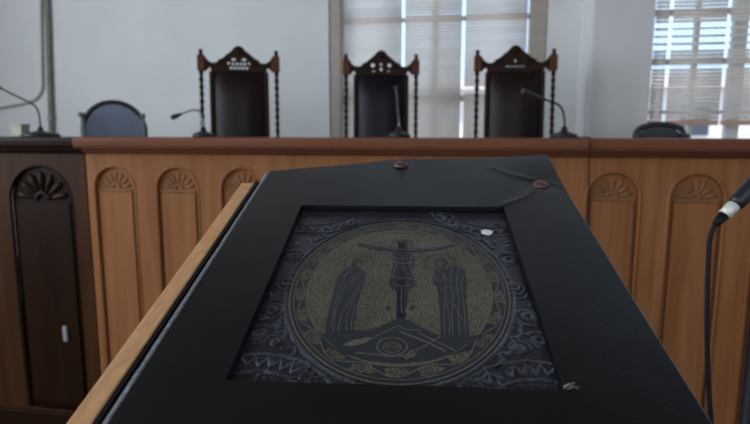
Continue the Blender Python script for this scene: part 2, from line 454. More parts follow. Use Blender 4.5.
bench = thing('judges_bench', 'long panelled wooden bench with carved arched panels and a thick polished top', 'bench', ((xs+XE)/2, B+.3, 0))
def worktop(x0, x1, m, parent):
    b = MB()
    prof = [(-.070, ZTOP-.003), (-.075, ZTOP-.014), (-.073, ZTOP-.032), (-.066, ZTOP-.044), (-.020, ZTOP-.046), (-.018, ZTOP-.058), (-.008, ZL+.002), (0, ZL), (.60, ZL), (.60, ZTOP), (-.066, ZTOP)]
    b.prism([[(B+a, z) for a, z in prof]], x0, x1, lambda a, z, d: Vector((d, a, z)))
    return b.build('worktop', m, parent)
worktop(xs+.002, XE, M['benchtop'], bench)
holes = [arch(x, PW, Z0A, ZA)[::-1] for x in arches]
MB().prism([rect(xs+.002, XE, .10, ZL)]+holes, B, B+.018, FY).build('front_board', M['bench'], bench, bevel=.003)
MB().box(xs+.002, XE, B-.012, B+.03, 0, .10).build('plinth', M['benchtop'], bench, bevel=.004)
MB().box(XE-.03, XE, B+.03, B+.58, 0, ZL).build('side_panel', M['bench'], bench)
for x in arches: arched_panel(bench, x, PW, Z0A, ZA, M['bench'], M['fan'])
# end with the keyholed door, its shade put into darker wood colours
xd0, xd1 = at(8, 190, B).x, at(72, 190, B).x
xdc, hwd = (xd0+xd1)/2, (xd1-xd0)/2
XS0 = xd0-.9
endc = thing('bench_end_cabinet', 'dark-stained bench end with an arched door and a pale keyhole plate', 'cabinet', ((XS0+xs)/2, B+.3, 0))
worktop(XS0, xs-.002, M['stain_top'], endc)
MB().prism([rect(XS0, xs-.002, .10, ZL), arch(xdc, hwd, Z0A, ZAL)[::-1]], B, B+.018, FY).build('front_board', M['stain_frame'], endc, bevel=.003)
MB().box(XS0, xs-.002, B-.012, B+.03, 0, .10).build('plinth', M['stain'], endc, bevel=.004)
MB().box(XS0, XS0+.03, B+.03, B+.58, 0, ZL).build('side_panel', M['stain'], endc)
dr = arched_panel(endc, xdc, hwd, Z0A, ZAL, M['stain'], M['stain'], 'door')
kp = at(65, 334, B)
kb = MB().box(kp.x-.010, kp.x+.010, B-.003, B+.008, kp.z-.036, kp.z+.036)
tag(kb.build('keyhole_plate', M['plate'], dr, bevel=.003), 'pale metal keyhole plate')

# ------------------------------------------------------------------ judges' chairs
def twist(b, x, y, z0, z1, r):
    n = 10; rows = int((z1-z0)/.006); vs = []; fs = []
    for i in range(rows+1):
        z = z0+(z1-z0)*i/rows
        for k in range(n):
            a = 2*PI*k/n
            q = r*(1+.28*math.cos(2*(a-2*PI*(z-z0)/.085)))*.9
            vs.append(Vector((x+q*math.cos(a), y+q*math.sin(a), z)))
    for i in range(rows):
        for k in range(n):
            k2 = (k+1) % n; fs.append((i*n+k, i*n+k2, (i+1)*n+k2, (i+1)*n+k))
    b.add(vs, fs, 0, True)
def ell(xc, zc, a, b, n=14): return [(xc+a*math.cos(2*PI*i/n), zc+b*math.sin(2*PI*i/n)) for i in range(n)][::-1]
def judge_chair(loc, rz, label, leather, style):
    t = thing('judge_chair', label, 'chair', loc, rz, "judges' chairs"); LOCAL.add(t.name)
    T = 1.880-DAIS; yb = .20; xp_ = .219          # post tops, back plane
    for s in (-1, 1):
        x = s*xp_
        b = MB()
        b.box(x-.022, x+.022, yb-.022, yb+.022, 0, .50)
        twist(b, x, yb, .50, T-.125, .0120)
        p = b.build('back_post', M['chairwood'], t)
        bl = MB().box(x-.024, x+.020, yb-.022, yb+.022, T-.125, T-.035) if s > 0 else MB().box(x-.020, x+.024, yb-.022, yb+.022, T-.125, T-.035)
        tag(bl.build('post_block', M['chairblock'], p, bevel=.005), 'lighter brown square block')
        MB().lathe([(.012, T-.036), (.016, T-.030), (.009, T-.022), (.012, T-.014), (.013, T-.006), (.007, T+.001), (.001, T+.003)], 12, 0, (x, yb, 0)).build('finial', M['chairwood'], p)
    half = [(.194, -.128), (.176, -.106), (.165, -.104), (.160, -.130)]
    top = [(.194, -.040), (.184, -.058), (.165, -.074), (.145, -.078), (.125, -.074), (.10, -.056), (.078, -.036), (.058, -.020), (.040, -.006), (.026, .012), (.012, .021), (0, .023)]
    out = [(x, z) for x, z in top] + [(-x, z) for x, z in top[::-1][1:]] + [(-x, z) for x, z in half] + [(x, z) for x, z in half[::-1]]
    out = out[::-1]
    hs = []
    if style == 0:
        for i in range(5): hs.append(ell((i-2)*.023, -.106, .0092, .0090))
        for i in range(4): hs.append(ell((i-1.5)*.023, -.082, .0088, .0095))
        for s in (-1, 1): hs.append(ell(s*.030, -.056, .014, .009)); hs.append(ell(s*.060, -.078, .008, .009))
    elif style == 1:
        for s in (-1, 1): hs.append(ell(s*.052, -.068, .0125, .0135)); hs.append(ell(s*.046, -.104, .013, .004))
        hs.append(ell(0, -.064, .008, .010)); hs.append(ell(0, -.093, .0085, .012))
    else:
        hs.append(ell(0, -.066, .006, .008)); 
        for i in range(6): hs.append(ell((i-2.5)*.019, -.098, .0055, .006))
    crest = MB().prism([[(x, T+z) for x, z in out]]+[[(x, T+z) for x, z in h] for h in hs], yb-.014, yb+.014, FY).build('crest_rail', M['chairwood'], t, bevel=.003)
    cb = MB()                                      # carved scrolls on the crest
    for s in (-1, 1):
        sp = [(s*(.09+.03*math.cos(a)*(1-a/14)), T-.075+.022*math.sin(a)*(1-a/14)) for a in [i*.5 for i in range(20)]]
        cb.tube([Vector((x, yb-.015, z)) for x, z in sp], .004, 6)
        cb.tube([Vector((s*x, yb-.013, T+z-.007)) for x, z in top[2:]], .0045, 6)
    cb.lathe([(.001, .010), (.010, .008), (.016, .002), (.017, -.004)], 12, 0, (0, yb-.014, T-.012), (Vector((1,0,0)), Vector((0,0,1)), Vector((0,-1,0))))
    cb.build('carved_scroll', M['chairwood'], crest)
    zb0 = .60
    for s in (-1, 1):
        MB().box(s*.160-.012, s*.160+.012, yb-.016, yb+.016, zb0, T-.128).build('back_stile', M['chairwood'], t, bevel=.004)
    MB().box(-.205, .205, yb-.014, yb+.014, zb0-.05, zb0).build('lower_rail', M['chairwood'], t, bevel=.003)
    # bulging leather back
    vs = []; fs = []; nx, nz = 16, 12
    for j in range(nz+1):
        for i in range(nx+1):
            a, c = i/nx*2-1, j/nz*2-1
            bul = .045*(1-abs(a)**2.6)*(1-abs(c)**8)
            vs.append(Vector((a*.148, yb-.004-bul, zb0+(T-.128-zb0)*(c+1)/2)))
    for j in range(nz):
        for i in range(nx):
            q = j*(nx+1)+i; fs.append((q, q+1, q+nx+2, q+nx+1))
    b = MB(); b.add(vs, fs, 0, True); b.box(-.148, .148, yb-.004, yb+.012, zb0, T-.128)
    b.build('backrest', leather, t, merge=False, recalc=False)
    # seat, rails, arms, front legs
    MB().box(-.225, .225, -.28, yb-.022, .40, .455).build('seat_rail', M['chairwood'], t, bevel=.004)
    vs = []; fs = []
    MB().box(-.21, .21, -.27, yb-.03, .455, .51).build('seat', leather, t, bevel=.02)
    for s in (-1, 1):
        b = MB(); twist(b, s*.215, -.26, 0, .40, .02); b.build('front_leg', M['chairwood'], t)
        b = MB(); twist(b, s*.215, -.22, .455, .66, .015); b.build('arm_support', M['chairwood'], t)
        MB().tube([Vector((s*.219, yb-.01, .70)), Vector((s*.225, .05, .69)), Vector((s*.225, -.15, .675)), Vector((s*.225, -.26, .66)), Vector((s*.225, -.29, .64))], [.016, .018, .02, .022, .012], 10).build('armrest', M['chairwood'], t)
    MB().tube([Vector((-.215, -.26, .12)), Vector((.215, -.26, .12))], .014, 10).build('stretcher', M['chairwood'], t)
    def rake(o):                                    # the whole back leans away a little
        for v in o.data.vertices:
            if v.co.z > .52: v.co.y += (v.co.z-.52)*.085
        for c in o.children: rake(c)
    for c in t.children: rake(c)
    return t
for px, d, rz, lab, lea, st in (
    (240.2, 3.05, 18, 'tall carved chair with brown leather back standing before the plain wall, leftmost of three', M['brownlea'], 0),
    (381, 3.20, 9, 'tall carved chair with black leather back in front of the wide window blinds', M['blacklea'], 1),
    (514, 3.01, 1, 'tall carved chair with brown leather back behind a gooseneck microphone, rightmost of three', M['brownlea'], 2)):
    p = dep(px, 136, d*1.05); a = math.radians(rz)
    judge_chair((p.x+.2*math.sin(a), p.y-.2*math.cos(a), DAIS), a, lab, lea, st)

# ------------------------------------------------------------------ low office chairs
def office_chair(loc, rz, label, hw, ztop, mesh, arms, hh=.165, ex=1.0):
    t = thing('office_chair', label, 'chair', loc, rz, 'low office chairs'); LOCAL.add(t.name)
    zt = ztop-DAIS; z0 = .55
    def shell(hw, zt, inset):
        pts = []
        n = 24
        for i in range(n+1):
            a = PI*i/n; c, s_ = math.cos(a), math.sin(a)
            pts.append((hw*c, zt-hh+hh*s_**ex))
        return [(-hw*.86, z0), (hw*.86, z0)] + pts
    curve = lambda y0: (lambda a, b, d: Vector((a, y0+d-.22*a*a/.1*.16, b)))
    MB().prism([shell(hw-.012, zt-.012, 0)], .205, .225, curve(0)).build('backrest', mesh, t, bevel=.006)
    p = shell(hw, zt, 0); rimp = p[1:]+[p[0]]
    MB().tube([curve(0)(a, b, .215) for a, b in rimp], .014, 8).build('back_frame', M['officedark'], t)
    MB().box(-.23, .23, -.24, .2, .42, .50).build('seat', M['officedark'], t, bevel=.03)
    MB().box(-.03, .03, .19, .25, .40, .62).build('back_bracket', M['officedark'], t, bevel=.008)
    MB().lathe([(.03, .10), (.03, .25), (.02, .26), (.02, .42)], 16).build('gas_column', M['officedark'], t)
    for s in (-1, 1):
        x = s*(hw-.008)
        MB().box(x-.010, x+.010, .13, .16, .44, arms[0]-DAIS).build('arm_post', M['officearm'], t, bevel=.004)
        MB().box(x-.014, x+.014, .06, .175, arms[0]-DAIS, arms[0]-DAIS+.025).build('armrest', M['officearm'] if arms[1] else M['officedark'], t, bevel=.008)
    for i in range(5):
        a = 2*PI*i/5+.3; d = Vector((math.cos(a), math.sin(a), 0))
        lg = MB().tube([d*.02+Vector((0, 0, .11)), d*.28+Vector((0, 0, .075))], [.022, .014], 8).build('base_leg', M['officedark'], t)
        c = d*.28; q = Vector((-d.y, d.x, 0))
        MB().tube([c+Vector((0, 0, .028))-q*.02, c+Vector((0, 0, .028))+q*.02], .028, 14).build('caster', M['rubber'], lg)
    return t
p = dep(112.5, 136, 3.2)
office_chair((p.x+.018+.215*math.sin(math.radians(31)), p.y-.215*math.cos(math.radians(31)), DAIS), math.radians(31), 'low office chair with rounded grey-blue back beside the wall, left of the tall chairs', .166, dep(112, 102.5, 3.2).z, M['officemesh'], (dep(112, 118, 3.2).z, True))
p = dep(659, 136, 2.75)
office_chair((p.x-.215*math.sin(math.radians(12)), p.y-.215*math.cos(math.radians(12)), DAIS), math.radians(-12), 'low black office chair just showing above the bench under the right window', .110, dep(660, 124.5, 2.75).z, M['officedark'], (dep(662, 139, 2.75).z, False), .07, .6)

# ------------------------------------------------------------------ gooseneck microphones on the bench
def gooseneck(pb, stem, label, base_r=.065, head_from=.72, hm=None, sm=None):
    """pb: point on the bench, stem: world points from base to tip"""
    t = thing('gooseneck_microphone', label, 'microphone', pb, 0, 'gooseneck microphones')
    MB().lathe([(base_r, 0), (base_r, .010), (base_r*.93, .017), (base_r*.5, .024), (.014, .030), (.012, .045), (.006, .05)], 28, 0, pb).build('base', M['plastic'], t)
    pts = [Vector(q) for q in stem]
    # smooth
    def cr(P, n=8):
        out = []
        for i in range(len(P)-1):
            a, b, c, d = P[max(i-1, 0)], P[i], P[i+1], P[min(i+2, len(P)-1)]
            for j in range(n):
                s = j/n
                out.append(.5*((2*b)+(c-a)*s+(2*a-5*b+4*c-d)*s*s+(3*b-a-3*c+d)*s**3))
        return out+[P[-1]]
    q = cr(pts); k = int(len(q)*head_from)
    MB().tube(q[:k+1], .0042, 8).build('stem', sm or M['plastic'], t)
    m = len(q)-k; rs = [.005+.006*min(1, i/(m*.35)) for i in range(m)]; rs[-1] = .006
    hd = MB().tube(q[k:], rs, 12).build('head', M['grille'], t)
    if hm: MB().tube([q[-2], q[-1]+(q[-1]-q[-2])*.3], .0122, 12).build('red_tip', hm, hd)
    return t
def onbench(px, y): 
    r = at(px, 136, y); return Vector((r.x, r.y, ZTOP))
y1 = 2.42
b1 = onbench(41, y1)
gooseneck(b1, [b1+Vector((0, 0, .04)), at(40, 121, y1), at(38, 111, y1-.01), at(33, 104.5, y1-.03), at(16, 96, y1-.06), at(0, 88, y1-.09), at(-14, 82, y1-.12)], 'black gooseneck microphone with a round base at the left end of the bench', .085, .8)
b2 = onbench(203.5, y1)
gooseneck(b2, [b2+Vector((0, 0, .04)), at(202.5, 120, y1), at(200, 112, y1-.01), at(193, 110, y1-.04), at(180, 114.5, y1-.09), at(171, 118, y1-.12)], 'small gooseneck microphone drooping left in front of the leftmost tall chair', .05, .78, None, M['greymet'])
b3 = onbench(399, y1)
gooseneck(b3, [b3+Vector((0, 0, .04)), at(399, 122, y1), at(398, 112, y1-.02), at(397, 98, y1-.08), at(396, 86, y1-.12)], 'gooseneck microphone with a pale grey stem in front of the black leather chair', .05, .9, None, M['greymet'])
b4 = onbench(564, y1)
gooseneck(b4, [b4+Vector((0, 0, .04)), at(564.5, 121, y1), at(562, 109, y1-.01), at(555, 103, y1-.03), at(540, 98, y1-.07), at(523, 91, y1-.11)], 'black gooseneck microphone with a dull red tip in front of the right brown chair', .055, .72, M['redplast'])
# its cable over the bench edge
cx_ = lambda py, y: at(590, py, y).x
cp = [b4+Vector((.058, 0, .006)), Vector((at(577, 136, 2.3).x, 2.32, ZTOP+.0045)), Vector((at(585, 136, 2.12).x, 2.14, ZTOP+.0045)), Vector((cx_(140, 2.03), 2.035, ZTOP+.0045)), Vector((cx_(140, 2.02), 2.018, ZTOP-.004)), Vector((cx_(145, 2.02), 2.018, ZTOP-.03)), Vector((cx_(150, 2.02), 2.020, ZTOP-.055)), Vector((cx_(160, 2.05), 2.062, ZL-.03)), Vector((cx_(200, 2.08), 2.080, 1.1)), Vector((cx_(230, 2.08), 2.082, .9)), Vector((cx_(250, 2.08), 2.078, .4)), Vector((cx_(250, 2.08)+.01, 2.066, .10)), Vector((cx_(250, 2.08)+.06, 2.05, .006))]
def smooth(P, n=8):
    out = []
    for i in range(len(P)-1):
        a, b, c, d = P[max(i-1, 0)], P[i], P[i+1], P[min(i+2, len(P)-1)]
        for j in range(n):
            s = j/n; out.append(.5*((2*b)+(c-a)*s+(2*a-5*b+4*c-d)*s*s+(3*b-a-3*c+d)*s**3))
    return out+[P[-1]]
tag(MB().tube(smooth(cp), .0024, 8).build('microphone_cable', M['rubber']), 'thin black cable running over the bench edge and down its front', 'cable')
# small cream box at the far left
q = onbench(21, 2.6)
sb = thing('small_box', 'small pale yellowish box on the bench behind the left microphone', 'box', q)
MB().box(q.x-.032, q.x+.032, q.y-.03, q.y+.03, ZTOP, ZTOP+.055).build('body', M['cream'], sb, bevel=.004)
MB().box(q.x-.036, q.x+.036, q.y-.034, q.y+.034, ZTOP+.055, ZTOP+.067).build('lid', M['cream'], sb, bevel=.003)

# ------------------------------------------------------------------ pipe and cable on the left wall
yp = YB-.022
pt, pbm = at(45.5, -40, yp), at(51.5, 130, yp)
pp = thing('wall_pipe', 'grey-green vertical pipe clipped to the wall at the left', 'pipe', (pbm.x, YB, DAIS))
MB().tube([Vector((pt.x-.05, yp, H-.002)), pt, (pt+pbm)/2+Vector((.0, 0, 0)), pbm, Vector((pbm.x+.02, yp, DAIS+.002))], .021, 14).build('pipe', M['pipe'], pp)
for py in (118, -10):
    c = pt+(pbm-pt)*((py+40)/170)
    MB().lathe([(.027, -.012), (.029, -.008), (.029, .008), (.027, .012)], 16, 0, c).build('clamp', M['greymet'], pp)
wc = [at(41.5, -30, YB-.010), at(41.5, 20, YB-.010), at(42.5, 70, YB-.010), at(42.5, 88, YB-.010), at(38, 97, YB-.010), at(30, 102, YB-.010), at(12, 106, YB-.010), at(-30, 113, YB-.010)]
tag(MB().tube(smooth(wc), .011, 8).build('wall_cable', M['cablegrey']), 'pale cable running down the wall beside the pipe, then bending left', 'cable')

# ------------------------------------------------------------------ lectern
foot = Vector((L(0, -.24).x, L(0, -.24).y, 0))
lec = thing('lectern', 'wooden lectern with a sloping top and light wood edge strip', 'lectern', foot)
# sloping desk board with a well for the book
V0, V1 = -.62, -.075
BW = (-.150, .162, -.515, -.105)     # the well
MB().prism([rect(-.1960, .2115, V0, -.012), rect(BW[0], BW[1], BW[2], BW[3])[::-1]], -.055, -.010, L).build('desk_board', M['lectern'], lec, bevel=.002)
MB().box(-.1960, .2115, V0, -.012, -.067, -.0555, 0, L).build('well_bottom', M['lectern'], lec)
tag(MB().box(-.2155, -.1984, V0, -.080, -.055, .0005, 0, L).build('edge_strip', M['rim'], lec, bevel=.0012), 'worn light wood edge strip')
MB().box(-.2, .2115, V0-.02, V0-.002, -.055, .012, 0, L).build('book_ledge', M['lectern'], lec, bevel=.004)
zc = L(0, -.24, -.067).z
cb_ = MB()
cx0, cx1, cy0, cy1 = foot.x-.15, foot.x+.15, foot.y-.12, foot.y+.10
vs = []
for x in (cx0, cx1):
    for y in (cy0, cy1): vs.append(Vector((x, y, .06)))
for x in (cx0, cx1):
    for y in (cy0, cy1):
        # meet the underside of the sloping board
        p = Vector((x, y, 0)); o = LO-LN*.068; vs.append(Vector((x, y, o.z-((x-o.x)*LN.x+(y-o.y)*LN.y)/LN.z)))
cb_.add(vs, [(0,1,3,2),(4,6,7,5),(0,4,5,1),(2,3,7,6),(0,2,6,4),(1,5,7,3)])
cb_.build('column', M['lectern'], lec, bevel=.004)
MB().box(foot.x-.22, foot.x+.22, foot.y-.2, foot.y+.2, 0, .06).build('base', M['lectern'], lec, bevel=.006)

# ------------------------------------------------------------------ black leather cover
HU0, HU1, HV0, HV1 = -.1195, .1298, -.4525, -.1482    # cut-out
PU0, PU1, PV0 = -.1865, .2165, -.60
TH = .006
iTRc = (HU1, HV1); s2 = uv(541, 184); s1 = uv(401, 166)
cr1 = [uv(503, 205), uv(522, 198), uv(536, 189)]
cr2 = [uv(492, 168), uv(510, 175), uv(530, 179), uv(549, 182), uv(562, 186)]
def segd(p, poly):
    best = 9
    for (ax, ay), (bx, by) in zip(poly, poly[1:]):
        dx, dy = bx-ax, by-ay; t = max(0, min(1, ((p[0]-ax)*dx+(p[1]-ay)*dy)/(dx*dx+dy*dy)))
        best = min(best, math.hypot(p[0]-ax-t*dx, p[1]-ay-t*dy))
    return best
topedge = [uv(265, 172), uv(300, 168.5), uv(350, 164.5), uv(395, 160.5), uv(440, 160), uv(490, 158.5), uv(520, 157.3), uv(548, 156.5)]
def topv(u):
    if u <= topedge[0][0]: return topedge[0][1]
    for (a, b), (c, d) in zip(topedge, topedge[1:]):
        if u <= c: return b+(d-b)*(u-a)/(c-a)
    return topedge[-1][1]
def hgt(u, v):
    h = .0004*math.sin(u*31+1)*math.sin(v*23)
    e = max(0, v+.13)/.13
    h += .0016*e*e*(.5+.5*math.sin(u*22+.6))
    d = segd((u, v), cr1); h += .0011*math.exp(-(d/.004)**2)
    d = segd((u, v), cr2); h += .0009*math.exp(-(d/.005)**2)
    d = math.hypot(u-s2[0], v-s2[1]); h -= .0022*math.exp(-(d/.018)**2)
    d = math.hypot(u-.212, v-.005); h += .003*math.exp(-(d/.06)**2)
    return h
def lin(a, b, st):
    n = max(1, round((b-a)/st)); return [a+(b-a)*i/n for i in range(n)]
us = lin(PU0, HU0, .0045)+lin(HU0, HU1, .0045)+lin(HU1, PU1, .0045)+[PU1]
vq = lin(PV0, HV0, .0055)+lin(HV0, HV1, .006)+lin(HV1, 0, .0040)+[0.0]
iu0, iu1 = us.index(HU0), us.index(HU1); iv0, iv1 = vq.index(HV0), vq.index(HV1)
b = MB(); vs = []; fs = []
for v in vq:
    for u in us:
        vv = v
        if v > HV1:
            k_ = (v-HV1)/(0-HV1); vv = HV1+k_*(topv(u)-HV1)
        uu = u
        if v > HV1 and u > .15: uu = u+.003*((v-HV1)/(-HV1))*((u-.15)/.066)
        vs.append(L(uu, vv, hgt(uu, vv)))
nU = len(us)
for j in range(len(vq)-1):
    for i in range(nU-1):
        if iu0 <= i < iu1 and iv0 <= j < iv1: continue
        q = j*nU+i; fs.append((q, q+1, q+nU+1, q+nU))
b.add(vs, fs, 0, True)
cov = thing('leather_cover', 'black leather cover with a rectangular cut-out, studded to the sloping lectern top', 'cover', L(0, -.3, 0))
pad = b.build('leather_sheet', M['leather'], cov, merge=False, recalc=False)
so = pad.modifiers.new('thick', 'SOLIDIFY'); so.thickness = TH; so.offset = -1
es = pad.modifiers.new('sharp', 'EDGE_SPLIT'); es.split_angle = math.radians(50)
# worn rounded left edge
eb = MB(); pr = [(-.1865, .0002), (-.1890, -.0003), (-.1915, -.0013), (-.1935, -.0030), (-.1945, -.0095), (-.1868, -.0095)]
vL = [PV0+(topedge[0][1]-PV0)*i/40 for i in range(41)]
vs = [L(u, v, w+.0002*math.sin(v*140+u*900)) for v in vL for u, w in pr]; n6 = len(pr); fs = []
for j in range(40):
    for i in range(n6):
        i2 = (i+1) % n6; fs.append((j*n6+i, j*n6+i2, (j+1)*n6+i2, (j+1)*n6+i))
fs += [tuple(range(n6)), tuple(range(40*n6+n6-1, 40*n6-1, -1))]
eb.add(vs, fs, 0, True)
tag(eb.build('worn_edge', M['leatheredge'], cov), 'blue-grey worn left edge')
MB().box(-.1981, -.1947, PV0, topedge[0][1]-.03, -.0095, -.0008, 0, L).build('lining', M['rubber'], cov)  # black strip added where the gap beside the rim lies in shade
# thin pale raw edge along the right
re = MB().tube([L(PU1+.0004, v, hgt(PU1, v)-.0012) for v in [PV0+(.02-.06-PV0)*i/30 for i in range(31)]]+[L(PU1+.0012, -.03, hgt(PU1, -.03)-.0012), L(PU1+.0024, .0, hgt(PU1, 0)-.0012), L(PU1+.0032, topedge[-1][1], hgt(PU1, .02)-.0014)], .0009, 6)
tag(re.build('raw_edge', M['leatheredge'], cov), 'thin pale raw right edge')
# domed copper studs
for (su, sv) in (s1, s2):
    r = .0105; h0 = hgt(su, sv)+.0002
    pf = [(r, 0), (r*1.0, .0012), (r*.9, .0026), (r*.65, .0041), (r*.3, .005), (.0004, .0053)]
    MB().lathe(pf, 24, 0, L(su, sv, h0), (LT, LD, LN)).build('copper_stud', M['copper'], cov)
# worn creases in the torn corner, their highlight put into the pale ribbons
def ribbon(b, pts, w, z, mi=0, surf=None, taper=False):
    P = [Vector((a, c, 0)) for a, c in pts]; vs = []; fs = []
    n = len(P)
    for i, p in enumerate(P):
        t = P[min(i+1, n-1)]-P[max(i-1, 0)]
        if t.length < 1e-9: t = Vector((1, 0, 0))
        t.normalize(); q = Vector((-t.y, t.x, 0))
        ww = w/2*(math.sin(PI*(.12+.76*i/max(1, n-1))) if taper else 1)
        for s in (1, -1):
            a = p+q*ww*s; vs.append(L(a.x, a.y, z+(surf(a.x, a.y) if surf else 0)))
    for i in range(n-1): fs.append((2*i, 2*i+1, 2*i+3, 2*i+2))
    b.add(vs, fs, mi)
def dens(pts, st=.002):
    out = []
    for (a, c), (d, e) in zip(pts, pts[1:]):
        m = max(1, int(math.hypot(d-a, e-c)/st))
        out += [(a+(d-a)*i/m, c+(e-c)*i/m) for i in range(m)]
    return out+[pts[-1]]
b = MB()
ribbon(b, dens(cr1), .0020, .0004, 0, hgt, True)
ribbon(b, dens(cr2), .0014, .0004, 0, hgt, True)
tag(b.build('crease', M['crease'], cov, recalc=False, merge=False), 'pale cracked crease at the torn corner')
tb = MB(); c0 = uv(567, 390)
rt = random.Random(9)
for i in range(7):
    a = rt.uniform(-.5, .6); ln = rt.uniform(.005, .011); q0 = (c0[0]-.003+rt.uniform(0, .004), c0[1]+rt.uniform(-.003, .003))
    tb.tube(smooth([L(q0[0], q0[1], .0012), L(q0[0]+ln*.5*math.cos(a), q0[1]+ln*.5*math.sin(a), .004+rt.uniform(0, .002)), L(q0[0]+ln*math.cos(a+.4), q0[1]+ln*math.sin(a+.4), .0015)], 5), .0003, 5)
tag(tb.build('frayed_thread', M['thread'], cov), 'frayed thread at the lower right corner of the cut-out')

# ------------------------------------------------------------------ embossed book in the well
WB = -.0082
book = thing('gospel_book', 'dark embossed book with an oval gilt medallion, seen through the cover cut-out', 'book', L(0, -.3, -.05))
BU0, BU1, BV0, BV1 = -.146, .158, -.510, -.110
OC, OA, OB = (.0062, -.3105), .1052, .1345
st = .0009
nu = int((HU1-HU0+.012)/st); nv = int((HV1-HV0+.012)/st)
ua = np.linspace(HU0-.006, HU1+.006, nu); va = np.linspace(HV0-.006, HV1+.006, nv)
Hm = np.zeros((nv, nu))
def stamp(pts, s, amp):
    for (u, v) in dens(pts, .0010):
        i0 = int((u-ua[0]-3*s)/(ua[1]-ua[0])); i1 = int((u-ua[0]+3*s)/(ua[1]-ua[0]))+2
        j0 = int((v-va[0]-3*s)/(va[1]-va[0])); j1 = int((v-va[0]+3*s)/(va[1]-va[0]))+2
        i0, j0 = max(0, i0), max(0, j0)
        if i0 >= nu or j0 >= nv or i1 <= 0 or j1 <= 0: continue
        U, V = np.meshgrid(ua[i0:i1], va[j0:j1])
        g = amp*np.exp(-((U-u)**2+(V-v)**2)/(2*s*s))
        Hm[j0:j1, i0:i1] = np.maximum(Hm[j0:j1, i0:i1], g)
def ov(k, a): return (OC[0]+OA*k*math.cos(a), OC[1]+OB*k*math.sin(a))
def arc(c, r, a0, a1, n=40, ry=None): return [(c[0]+r*math.cos(a0+(a1-a0)*i/n), c[1]+(ry or r)*math.sin(a0+(a1-a0)*i/n)) for i in range(n+1)]
def spiral(c, r, a0, turns, s=1, n=46): return [(c[0]+r*(1-.8*i/n)*math.cos(a0+s*2*PI*turns*i/n), c[1]+r*(1-.8*i/n)*math.sin(a0+s*2*PI*turns*i/n)) for i in range(n+1)]
A1 = .0016
stamp([ov(1.035, 2*PI*i/200) for i in range(201)], 0.0009, A1*.9)
# corner roundels: arcs, zigzag border, inner arc
for sx in (-1, 1):
    for sy in (-1, 1):
        cc = (OC[0]+sx*.108, OC[1]+sy*.178)
        stamp(arc(cc, .074, 0, 2*PI, 120), 0.0008, A1)
        stamp(arc(cc, .054, 0, 2*PI, 100), 0.0007, A1*.9)
        zz = []
        for i in range(81):
            a = 2*PI*i/80; r = .0705 if i % 2 else .061
            zz.append((cc[0]+r*math.cos(a), cc[1]+r*math.sin(a)))
        stamp(zz, 00.0007, A1)
        for i in range(24):
            a = 2*PI*i/24; stamp(arc((cc[0]+.0665*math.cos(a), cc[1]+.0665*math.sin(a)), .0022, 0, 2*PI, 8), 0.0007, A1*.8)
    # scrollwork up both sides
    for (du, dv, r, a0, tn, s) in ((.110, .000, .016, 1.6, 1.6, 1), (.115, -.045, .013, -1.2, 1.5, -1), (.113, .050, .014, .6, 1.5, 1), (.121, .078, .011, 2, 1.4, -1), (.100, -.088, .010, 0, 1.4, 1), (.119, -.078, .012, 2.5, 1.6, -1), (.100, .090, .009, 1, 1.3, 1)):
        sp = spiral((OC[0]+sx*du, OC[1]+dv), r, a0 if sx > 0 else PI-a0, tn, s*sx)
        stamp(sp, 00.0007, A1)
        stamp(arc((OC[0]+sx*du, OC[1]+dv), r*.35, 0, 2*PI, 20), 0.0011, A1)
    # leaves along the oval
    for ang in (-62, -52, -42, -32, 30, 40, 50, 60):
        a = math.radians(ang)
        o1 = ov(1.07, a); o2 = ov(1.07, a+.16)
        if sx < 0: o1 = (2*OC[0]-o1[0], o1[1]); o2 = (2*OC[0]-o2[0], o2[1])
        mid = ((o1[0]+o2[0])/2+sx*.011, (o1[1]+o2[1])/2+(.009 if ang > 0 else -.009))
        wv = []
        for i in range(21):
            q = i/20; x = (1-q)**2*o1[0]+2*q*(1-q)*mid[0]+q*q*o2[0]; y = (1-q)**2*o1[1]+2*q*(1-q)*mid[1]+q*q*o2[1]
            wv.append((x+.0016*math.sin(q*16), y+.0016*math.cos(q*13)))
        stamp(wv, 0.0009, A1*.9)
# small curls and sprigs filling the field
rf = random.Random(21)
for i in range(150):
    u, v = rf.uniform(HU0, HU1), rf.uniform(HV0, HV1)
    e_ = ((u-OC[0])/OA)**2+((v-OC[1])/OB)**2
    if e_ < 1.16: continue
    if rf.random() < .5: stamp(spiral((u, v), rf.uniform(.003, .007), rf.uniform(0, 6), rf.uniform(.7, 1.3), rf.choice((-1, 1)), 18), .0007, A1*rf.uniform(.6, 1))
    else:
        a = rf.uniform(0, 6.28); ln = rf.uniform(.006, .013)
        stamp([(u+ln*q/8*math.cos(a+q*.13), v+ln*q/8*math.sin(a+q*.13)) for q in range(9)], .0007, A1*rf.uniform(.6, 1))
# dotted rows along top and bottom
for v in (HV1-.012, HV0+.012):
    for i in range(36):
        u = HU0+.004+i*.0071; stamp([(u, v), (u+.0016, v)], 0.0008, A1*.8)
stamp([(HU0, HV1-.006), (HU1, HV1-.006)], 0.0007, A1*.7)
Uo, Vo = np.meshgrid(ua, va)
ins = ((Uo-OC[0])/OA)**2+((Vo-OC[1])/OB)**2
rng = np.random.default_rng(4)
Hm += rng.normal(0, .00003, Hm.shape)
Hm[ins < 1.0] = 0
Hm[(Uo < HU0+.0012) | (Uo > HU1-.0012) | (Vo < HV0+.0012) | (Vo > HV1-.0012)] = 0
b = MB()
vs = [LO+LT*float(ua[i])+LD*float(va[j])+LN*(WB+float(Hm[j, i])) for j in range(nv) for i in range(nu)]
fs = [(j*nu+i, j*nu+i+1, (j+1)*nu+i+1, (j+1)*nu+i) for j in range(nv-1) for i in range(nu-1)]
b.add(vs, fs, 0, True)
